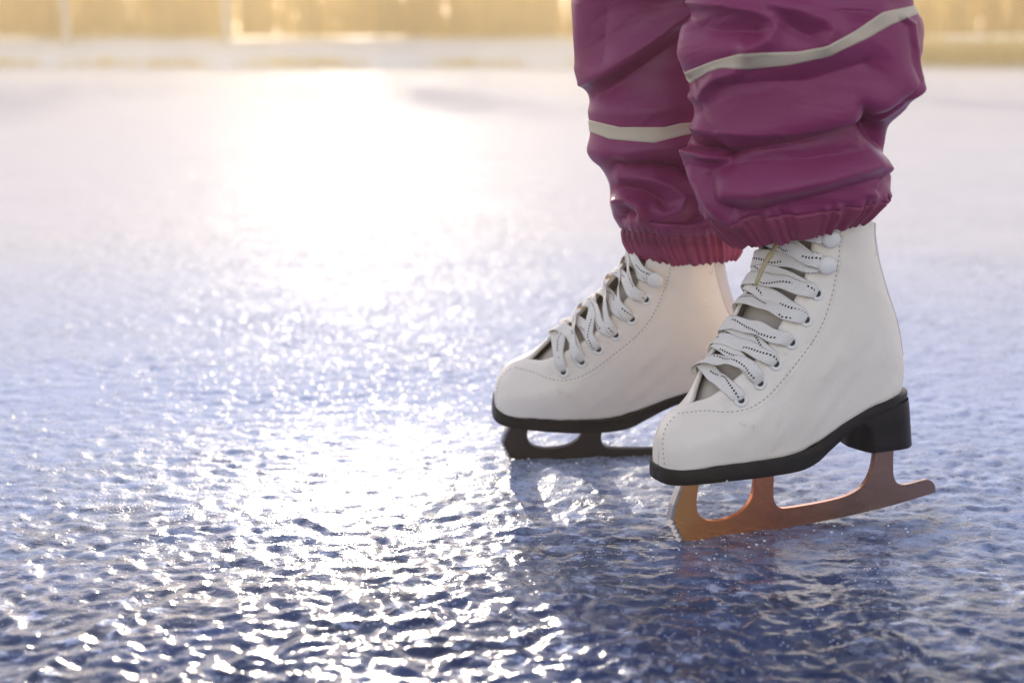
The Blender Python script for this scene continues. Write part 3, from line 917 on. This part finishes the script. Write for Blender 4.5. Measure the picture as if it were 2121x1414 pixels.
# ice crumbs scraped up round the blades and stuck to the soles
def crumbs(n, seed):
    rr = random.Random(seed); mb = MB()
    ico = [(0, 0, 1), (.9, 0, .3), (.2, .85, .35), (-.8, .5, .3), (-.7, -.6, .35), (.3, -.9, .3), (.6, .5, -.5), (-.3, .7, -.6), (-.9, -.1, -.4), (-.1, -.8, -.6), (.7, -.5, -.5)]
    bm_ = bmesh.new()
    for q in ico: bm_.verts.new(q)
    bmesh.ops.convex_hull(bm_, input=bm_.verts); bm_.verts.ensure_lookup_table(); bm_.verts.index_update()
    V0 = np.array([v.co[:] for v in bm_.verts]); F0 = [tuple(v.index for v in f.verts) for f in bm_.faces]; bm_.free()
    for M_ in (MAT_F, MAT_R):
        for i in range(n):
            u = rr.uniform(-.25, .03) if i % 3 else rr.gauss(.01, .02)
            p = M_ @ Vector((u, 0, 0)); x, y = p.x + rr.gauss(0, .028), p.y + rr.gauss(-.008, .026)
            z = float(ice_height(np.array([x]), np.array([y]))[0]) - .0018
            r_ = rr.choice((.0003, .0004, .0004, .0006, .0011))
            mb.add(np.array([x, y, z + r_ * .5]) + V0 * np.array([rr.uniform(.7, 1.5), rr.uniform(.7, 1.5), rr.uniform(.5, 1)]) * r_, F0)
    for (u, v, w_) in [(rr.uniform(-.08, .025), .0365, rr.uniform(.058, .071)) for _ in range(5)]:
        p = MAT_F @ Vector((u, v * (1 - max(0, u) * 14), w_)); r_ = rr.uniform(.0004, .001)
        mb.add(np.array(p) + V0 * r_, F0)
    return mb.mesh("ice_crumbs", False)
tag(link("ice_crumbs", crumbs(230, 4), M_CRUMB), "fine white ice crumbs scraped up around the skate blades", "ice crumbs", kind="stuff")

# lace end with its tan tip hanging from the bow of the front skate
def px_local(p, dv):
    """a point on a vertical plane of the front skate"""
    o = INV_F @ Vector(CC); d = INV_F.to_3x3() @ Vector(ray(p)); t = (dv - o.y) / d.y
    return np.array(o + d * t)
mb = MB(); P = bez([px_local((1612, 500), .012), px_local((1600, 522), .016), px_local((1583, 548), .018), px_local((1565, 592), .018)], 20)
t_ = np.gradient(P, axis=0); t_ /= np.linalg.norm(t_, axis=1, keepdims=True)
V = []
for i, c in enumerate(P):
    x_ = np.cross(t_[i], [0, 1, 0]); x_ /= np.linalg.norm(x_); y_ = np.cross(x_, t_[i]); r_ = .0019 + .0006 * math.sin(i * 1.1) * (i < 9)
    if i in (0, 19): r_ *= .6
    V += [c + (x_ * math.cos(a_ * .7854) + y_ * math.sin(a_ * .7854)) * r_ for a_ in range(8)]
mb.add(V, [tuple(f) for f in grid_faces(20, 8, True)] + [tuple(range(152, 160))])
link("lace_tip", mb.mesh("lace_tip"), M_AGLET, sk_f)

# ------------------------------------------------------------------ trousers
Z3 = lambda pts: np.array([(1180 + x * .4103, y * .4103) for x, y in pts], float)


def dist_poly(px, py, L):
    """distance to the polyline and signed side"""
    best = np.full(px.shape, 1e9); sgn = np.zeros(px.shape)
    for (x0, y0), (x1, y1) in zip(L[:-1], L[1:]):
        dx, dy = x1 - x0, y1 - y0; ll = dx * dx + dy * dy + 1e-9
        t = np.clip(((px - x0) * dx + (py - y0) * dy) / ll, 0, 1)
        ex, ey = px - x0 - t * dx, py - y0 - t * dy
        d = np.hypot(ex, ey); s = np.sign(dx * ey - dy * ex)
        m = d < best; best = np.where(m, d, best); sgn = np.where(m, s, sgn)
    return best, sgn


# (points in the enlarged crop, amplitude mm, half width px, width factor on the far side)
FOLD_N = [
    ([(610, 10), (800, 25), (930, 55), (1010, 100), (1035, 150), (1000, 205), (900, 250)], 6, 20, 1.0),
    ([(640, 130), (740, 150), (860, 150), (940, 160)], -5, 30, 1),
    ([(1020, 10), (1160, 60), (1280, 110), (1330, 160), (1290, 215)], 5, 24, 1),
    ([(1100, 130), (1180, 170), (1240, 200)], -3, 22, 1),
    ([(1150, 20), (1400, 40), (1560, 50)], 3, 30, 1),
    ([(560, 150), (556, 260), (600, 350)], 3, 22, 1),
    ([(620, 480), (660, 490), (690, 440), (740, 390), (830, 370)], 5, 15, 1),
    ([(600, 400), (680, 560), (760, 640)], -3, 14, 1),
    ([(760, 450), (950, 430), (1200, 420), (1500, 330)], -4, 34, 1),
    ([(700, 640), (900, 660), (1100, 650), (1300, 610), (1480, 560), (1640, 480), (1700, 430)], 9, 38, 1),
    ([(780, 800), (900, 765), (1100, 735), (1300, 690), (1480, 650), (1570, 680)], -9, 24, 1),
    ([(1480, 545), (1500, 620), (1560, 690), (1600, 740)], -6, 18, 1),
    ([(1520, 600), (1600, 560), (1660, 500)], -5, 20, 1),
    ([(600, 760), (660, 775), (760, 806)], 7.5, 11, 1),
    ([(640, 732), (740, 742), (768, 790)], -12, 12, 1),
    ([(620, 830), (700, 870), (800, 850), (900, 830), (1200, 810), (1500, 760)], -4, 30, 1),
    ([(800, 960), (930, 965), (1100, 935), (1300, 895), (1480, 845), (1540, 825)], 8, 32, 1),
    ([(590, 800), (640, 880), (700, 970), (770, 1060), (830, 1120)], 7, 18, 1),
    ([(690, 900), (760, 1000), (830, 1060)], -5, 16, 1),
    ([(880, 1080), (1000, 1060), (1200, 1010), (1400, 950), (1560, 900)], -4, 22, 1),
    ([(1560, 960), (1600, 900), (1622, 880)], -5, 12, 1),
    ([(1540, 980), (1570, 920), (1600, 860)], 4, 12, 1),
    ([(1680, 85), (1735, 125), (1752, 250), (1735, 400), (1650, 520), (1575, 610), (1556, 680)], 1.6, 5, 1),
    ([(1655, 95), (1718, 135), (1733, 250), (1716, 395), (1635, 510), (1560, 600)], -1.2, 4, 1),
]
FOLD_F = [
    ([(600, 60), (470, 170), (330, 270), (200, 350), (90, 410)], 9, 26, 1),
    ([(560, 200), (420, 300), (280, 400), (150, 470)], -7, 34, 1),
    ([(60, 20), (50, 200), (60, 330)], 4, 22, 1),
    ([(180, 60), (160, 200), (170, 300)], -3, 30, 1),
    ([(110, 560), (250, 570), (450, 560), (620, 520)], 4, 34, 1),
    ([(110, 760), (220, 790), (420, 760), (620, 740)], 4, 26, 1),
    ([(230, 835), (280, 850), (420, 835), (560, 850), (640, 900)], -9, 20, 1),
    ([(250, 895), (300, 890), (420, 905), (520, 945), (575, 1000), (560, 1060), (480, 1085)], 4.5, 16, 1),
    ([(250, 950), (360, 960), (450, 1000), (480, 1040)], -6, 18, 1),
    ([(245, 1015), (290, 1005), (350, 1040), (365, 1100)], 6, 13, 1),
    ([(250, 1110), (280, 1060), (320, 1080)], -5, 12, 1),
    ([(400, 1120), (560, 1130), (700, 1080)], -5, 18, 1),
    ([(600, 920), (640, 1000), (720, 1100)], 5, 16, 1),
]

NT_, NP_ = 420, 360


def leg(pairs, depth, ratio, folds, cuff_t0, seed, pinch):
    P = cr(np.array([[*l, *r_, d] for (l, r_), d in zip(pairs, depth)], float), NT_)
    ph = np.linspace(0, 2 * math.pi, NP_, endpoint=False)
    out = np.zeros((NT_, NP_, 3)); rad = np.zeros(NT_)
    for i, (lx, ly, rx, ry, d) in enumerate(P):
        Lp, Rp = at_depth((lx, ly), d), at_depth((rx, ry), d)
        c = (Lp + Rp) / 2; av = (Rp - Lp) / 2; a_ = np.linalg.norm(av); rad[i] = a_
        bv = np.array([0, -1.0, 0]) * a_ * ratio
        cs, sn = np.cos(ph), np.sin(ph)
        e = 0.88
        out[i] = c + np.outer(np.sign(cs) * np.abs(cs) ** e, av) + np.outer(np.sign(sn) * np.abs(sn) ** e, bv)
    # normals of the smooth tube
    def normals(o):
        tp = np.roll(o, -1, 1) - np.roll(o, 1, 1); tt = np.gradient(o, axis=0)
        n = np.cross(tt, tp); n /= np.linalg.norm(n, axis=2, keepdims=True) + 1e-12
        c = o.mean(1, keepdims=True)
        return np.where(((o - c) * n).sum(2, keepdims=True) < 0, -n, n)
    n = normals(out)
    px, py = project(out.reshape(-1, 3)); px = px.reshape(NT_, NP_); py = py.reshape(NT_, NP_)
    view = out - CC; view /= np.linalg.norm(view, axis=2, keepdims=True)
    facing = np.clip(-(n * view).sum(2) / .35, 0, 1)
    facing = facing * facing * (3 - 2 * facing)
    D = np.zeros((NT_, NP_))
    for L, amp, wd, _ in folds:
        d, s = dist_poly(px, py, Z3(L)); D += (1.45 * amp * np.exp(-np.abs(d / wd) ** 1.7) if amp > 0 else 1.5 * amp * np.exp(-np.abs(d / (wd * .85)) ** 1.15))
    t = np.linspace(0, 1, NT_)[:, None] * np.ones((1, NP_)); PH = ph[None, :] * np.ones((NT_, 1))
    # folds of the side one cannot see, and a gentle crumple all round
    cx, sx = np.cos(PH) * 1.3, np.sin(PH) * 1.3
    back = 4 * noise2(cx + t * 6 + seed, sx * .6 + t * 10) - 2.5
    fine = .35 * noise2(cx * 1.6 + t * 9 + seed, sx * 1.6 + t * 12 - seed)
    rg = lambda a_, b_: 1 - np.abs(noise2(a_, b_)) * 2.2
    msk = np.clip(noise2(cx * 1.4 + seed, sx * 1.4 + t * 7) * 2.2 + .25, 0, 1)
    fine = fine + msk * (.42 * rg(cx * 1.6 + t * 5 + seed, sx * 1.3 + t * 26) + .22 * rg(cx * 3.5 + 9, sx * 3.5 + t * 44 + seed)) - .3 * msk
    cf = np.clip((t - cuff_t0) / (1 - cuff_t0), 0, 1)
    body = np.clip((cuff_t0 - t) / .06, 0, 1)
    D = (D * facing + back * (1 - facing)) * np.where(t < cuff_t0, 1, np.clip(1 - cf * 1.8, 0, 1)) + fine * (1 - cf)
    # gathers of the elastic hem
    wob = PH * 21 + 3.2 * noise2(np.cos(PH) * 4 + seed, np.sin(PH) * 4) * 2 + 1.2 * np.sin(PH * 7 + seed)
    gat = np.sin(wob) * (0.7 + 1.1 * noise2(np.cos(PH) * 2.6, np.sin(PH) * 2.6 + seed)) + .45 * np.sin(PH * 41 + 5 * noise2(cx * 3, sx * 3 + 8) + t * 6)
    env = np.clip((t - (cuff_t0 - .045)) / .05, 0, 1) * (1 - .25 * cf)
    D += 1.9 * gat * env
    seam = np.exp(-((t - cuff_t0) / .006) ** 2)
    D -= 1.6 * seam
    # the hem turns in under itself
    D -= pinch * np.clip((cf - .86) / .14, 0, 1) ** 2
    out = out + n * (D / 1000)[:, :, None]
    return out, normals(out), ph


NEAR = [((1450, -520), (1990, -520)), ((1435, -300), (1955, -300)), ((1428, -120), (1915, -110)), ((1430, -20), (1893, -30)), ((1426, 22), (1892, 12)), ((1409, 57), (1905, 42)), ((1403, 108), (1901, 103)), ((1417, 158), (1886, 172)), ((1428, 208), (1869, 222)),
        ((1440, 258), (1843, 267)), ((1426, 305), (1832, 300)), ((1420, 338), (1834, 330)), ((1426, 385), (1840, 368)), ((1447, 436), (1846, 397)), ((1474, 466), (1833, 415)), ((1500, 493), (1808, 437)), ((1528, 513), (1788, 453))]
DN = [1.09, 1.10, 1.11, 1.12, 1.125, 1.13, 1.13, 1.135, 1.14, 1.145, 1.15, 1.155, 1.16, 1.165, 1.165, 1.165, 1.165]
FAR = [((1160, -520), (1640, -520)), ((1172, -300), (1590, -300)), ((1178, -120), (1545, -110)), ((1182, -20), (1520, -30)), ((1184, 12), (1510, 12)), ((1190, 80), (1500, 60)), ((1196, 140), (1492, 120)), ((1212, 178), (1488, 170)), ((1218, 240), (1490, 240)),
       ((1221, 322), (1500, 320)), ((1248, 362), (1508, 360)), ((1256, 395), (1515, 395)), ((1261, 430), (1525, 430)), ((1276, 460), (1532, 462)), ((1285, 490), (1536, 492)), ((1305, 522), (1534, 518)), ((1335, 541), (1524, 535))]
top_r = MAT_R @ Vector((-.13, 0, .235))      # where the far boot's shaft enters the trouser leg
DF = [1.27, 1.275, 1.28, 1.285, 1.29, 1.29, 1.29, 1.29, 1.288, 1.285, 1.282, 1.28, 1.278, 1.276, top_r.y, top_r.y, top_r.y]
LN, NN_, PH_ = leg(NEAR, DN, .80, FOLD_N, .835, 3.0, 7)
LF, NF_, _ = leg(FAR, DF, .95, FOLD_F, .845, 11.0, 7)

person = empty("person", Matrix.Translation((.25, 1.25, 0)))
tag(person, "person standing in plum rain trousers with grey reflective bands and gathered elastic hems", "person")
ic = int(NT_ * .838)


def tube_piece(P, i0, i1):
    Q = P[i0:i1]; return Q.reshape(-1, 3) - np.array([.25, 1.25, 0]), [tuple(f) for f in grid_faces(i1 - i0, NP_, True, flip=True)]


mb = MB()
for P in (LN, LF):
    V, F = tube_piece(P, 0, ic + 1); mb.add(V, F)
# seat: joins the two legs above the frame
topN, topF = LN[0].mean(0), LF[0].mean(0)
cN = (topN + topF) / 2 - np.array([.25, 1.25, 0])
for Lg in (LN, LF):
    r0 = Lg[0] - np.array([.25, 1.25, 0]); V = [r0]
    for f in np.linspace(.12, 1, 12):
        tgt = cN + np.stack([np.cos(PH_) * .125, -np.sin(PH_) * .16, np.full(NP_, .20)], -1)
        V.append(r0 * (1 - f) + tgt * f + np.array([0, 0, .02]) * math.sin(f * 3.14))
    mb.add(np.array(V).reshape(-1, 3), [tuple(q) for q in grid_faces(len(V), NP_, True)])
    if Lg is LN: mb.add(V[-1], [tuple(range(NP_))])
def outward(me_):
    bm = bmesh.new(); bm.from_mesh(me_); bmesh.ops.remove_doubles(bm, verts=bm.verts, dist=1e-6); bmesh.ops.recalc_face_normals(bm, faces=bm.faces); bm.to_mesh(me_); bm.free()
    me_.polygons.foreach_set("use_smooth", np.ones(len(me_.polygons), dtype=bool)); return me_
tr = link("trousers", outward(mb.mesh("trousers")), M_TROUSER, person)
for P in (LN, LF):
    mb = MB(); V, F = tube_piece(P, ic, NT_); mb.add(V, F)
    inner = P[-1] * .82 + P[-1].mean(0) * .18 + np.array([0, 0, .012]); V = np.stack([P[-1], inner]) - np.array([.25, 1.25, 0])
    mb.add(V.reshape(-1, 3), [tuple(f) for f in grid_faces(2, NP_, True)])
    link("cuff", outward(mb.mesh("cuff")), M_CUFF, tr)


def band(P, N, top, bot):
    top, bot = np.array(top, float), np.array(bot, float)
    px, py = project(P.reshape(-1, 3)); px = px.reshape(NT_, NP_); py = py.reshape(NT_, NP_)
    view = P - CC; vis = -(N * view).sum(2) > 0.02
    def tline(L):
        L = np.array(L, float); o = np.argsort(L[:, 0]); L = L[o]
        res = np.full(NP_, np.nan)
        for j in range(NP_):
            if not (math.pi * .02 < PH_[j] < math.pi * .98): continue
            d = py[:, j] - np.interp(px[:, j], L[:, 0], L[:, 1])
            z = np.where((d[:-1] < 0) & (d[1:] >= 0))[0]
            if len(z): i = z[-1] if len(z) == 1 else z[np.argmin(np.abs(z - np.median(z)))]; res[j] = i - d[i] / (d[i + 1] - d[i])
        ok = ~np.isnan(res); xx = np.r_[PH_[ok] - 6.28318, PH_[ok], PH_[ok] + 6.28318]; vv = np.r_[res[ok]] ; vv = np.r_[vv, vv, vv]
        r2 = np.interp(PH_, xx, vv)
        k_ = np.array([1, 2, 3, 2, 1.]); k_ /= k_.sum()
        r3 = np.convolve(np.r_[r2[-2:], r2, r2[:2]], k_, "valid")
        return r3
    tt, tb = tline(top), tline(bot)
    tb = np.maximum(tb, tt + 6)
    n = 12; V = np.zeros((n, NP_, 3))
    for q, f in enumerate(np.linspace(0, 1, n)):
        ti = np.clip(tt + (tb - tt) * f, 0, NT_ - 2); i0 = np.floor(ti).astype(int); fr_ = (ti - i0)[:, None]; j = np.arange(NP_)
        pt = P[i0, j] * (1 - fr_) + P[i0 + 1, j] * fr_; nn = N[i0, j]
        V[q] = pt + nn * (.0009 if 0 < q < n - 1 else -.0003)
    return V.reshape(-1, 3) - np.array([.25, 1.25, 0]), [tuple(f) for f in grid_faces(n, NP_, True, flip=True)]


for P, N, top, bot in ((LN, NN_, [(1380, 168), (1416, 150), (1475, 127), (1533, 111), (1574, 109), (1652, 107), (1713, 96), (1775, 62), (1828, 25), (1900, 10)],
                        [(1390, 196), (1424, 178), (1467, 150), (1492, 142), (1549, 145), (1631, 137), (1713, 119), (1795, 82), (1845, 53), (1910, 26)]),
                       (LF, NF_, [(1200, 243), (1219, 248), (1283, 263), (1377, 263), (1410, 255), (1463, 252), (1520, 250)],
                        [(1200, 268), (1220, 273), (1262, 289), (1356, 297), (1385, 289), (1426, 279), (1467, 273), (1520, 270)])):
    mb = MB(); V, F = band(P, N, top, bot); mb.add(V, F)
    link("reflective_band", mb.mesh("reflective_band"), M_BAND, tr)

# ------------------------------------------------------------------ render settings
SC.view_settings.view_transform = "Standard"
SC.view_settings.look = "None"
SC.view_settings.gamma = 1
SC.view_settings.exposure = 1.45
SC.render.engine = "CYCLES"
SC.cycles.max_bounces = 6
SC.cycles.sample_clamp_indirect = 8
SC.cycles.use_denoising = True
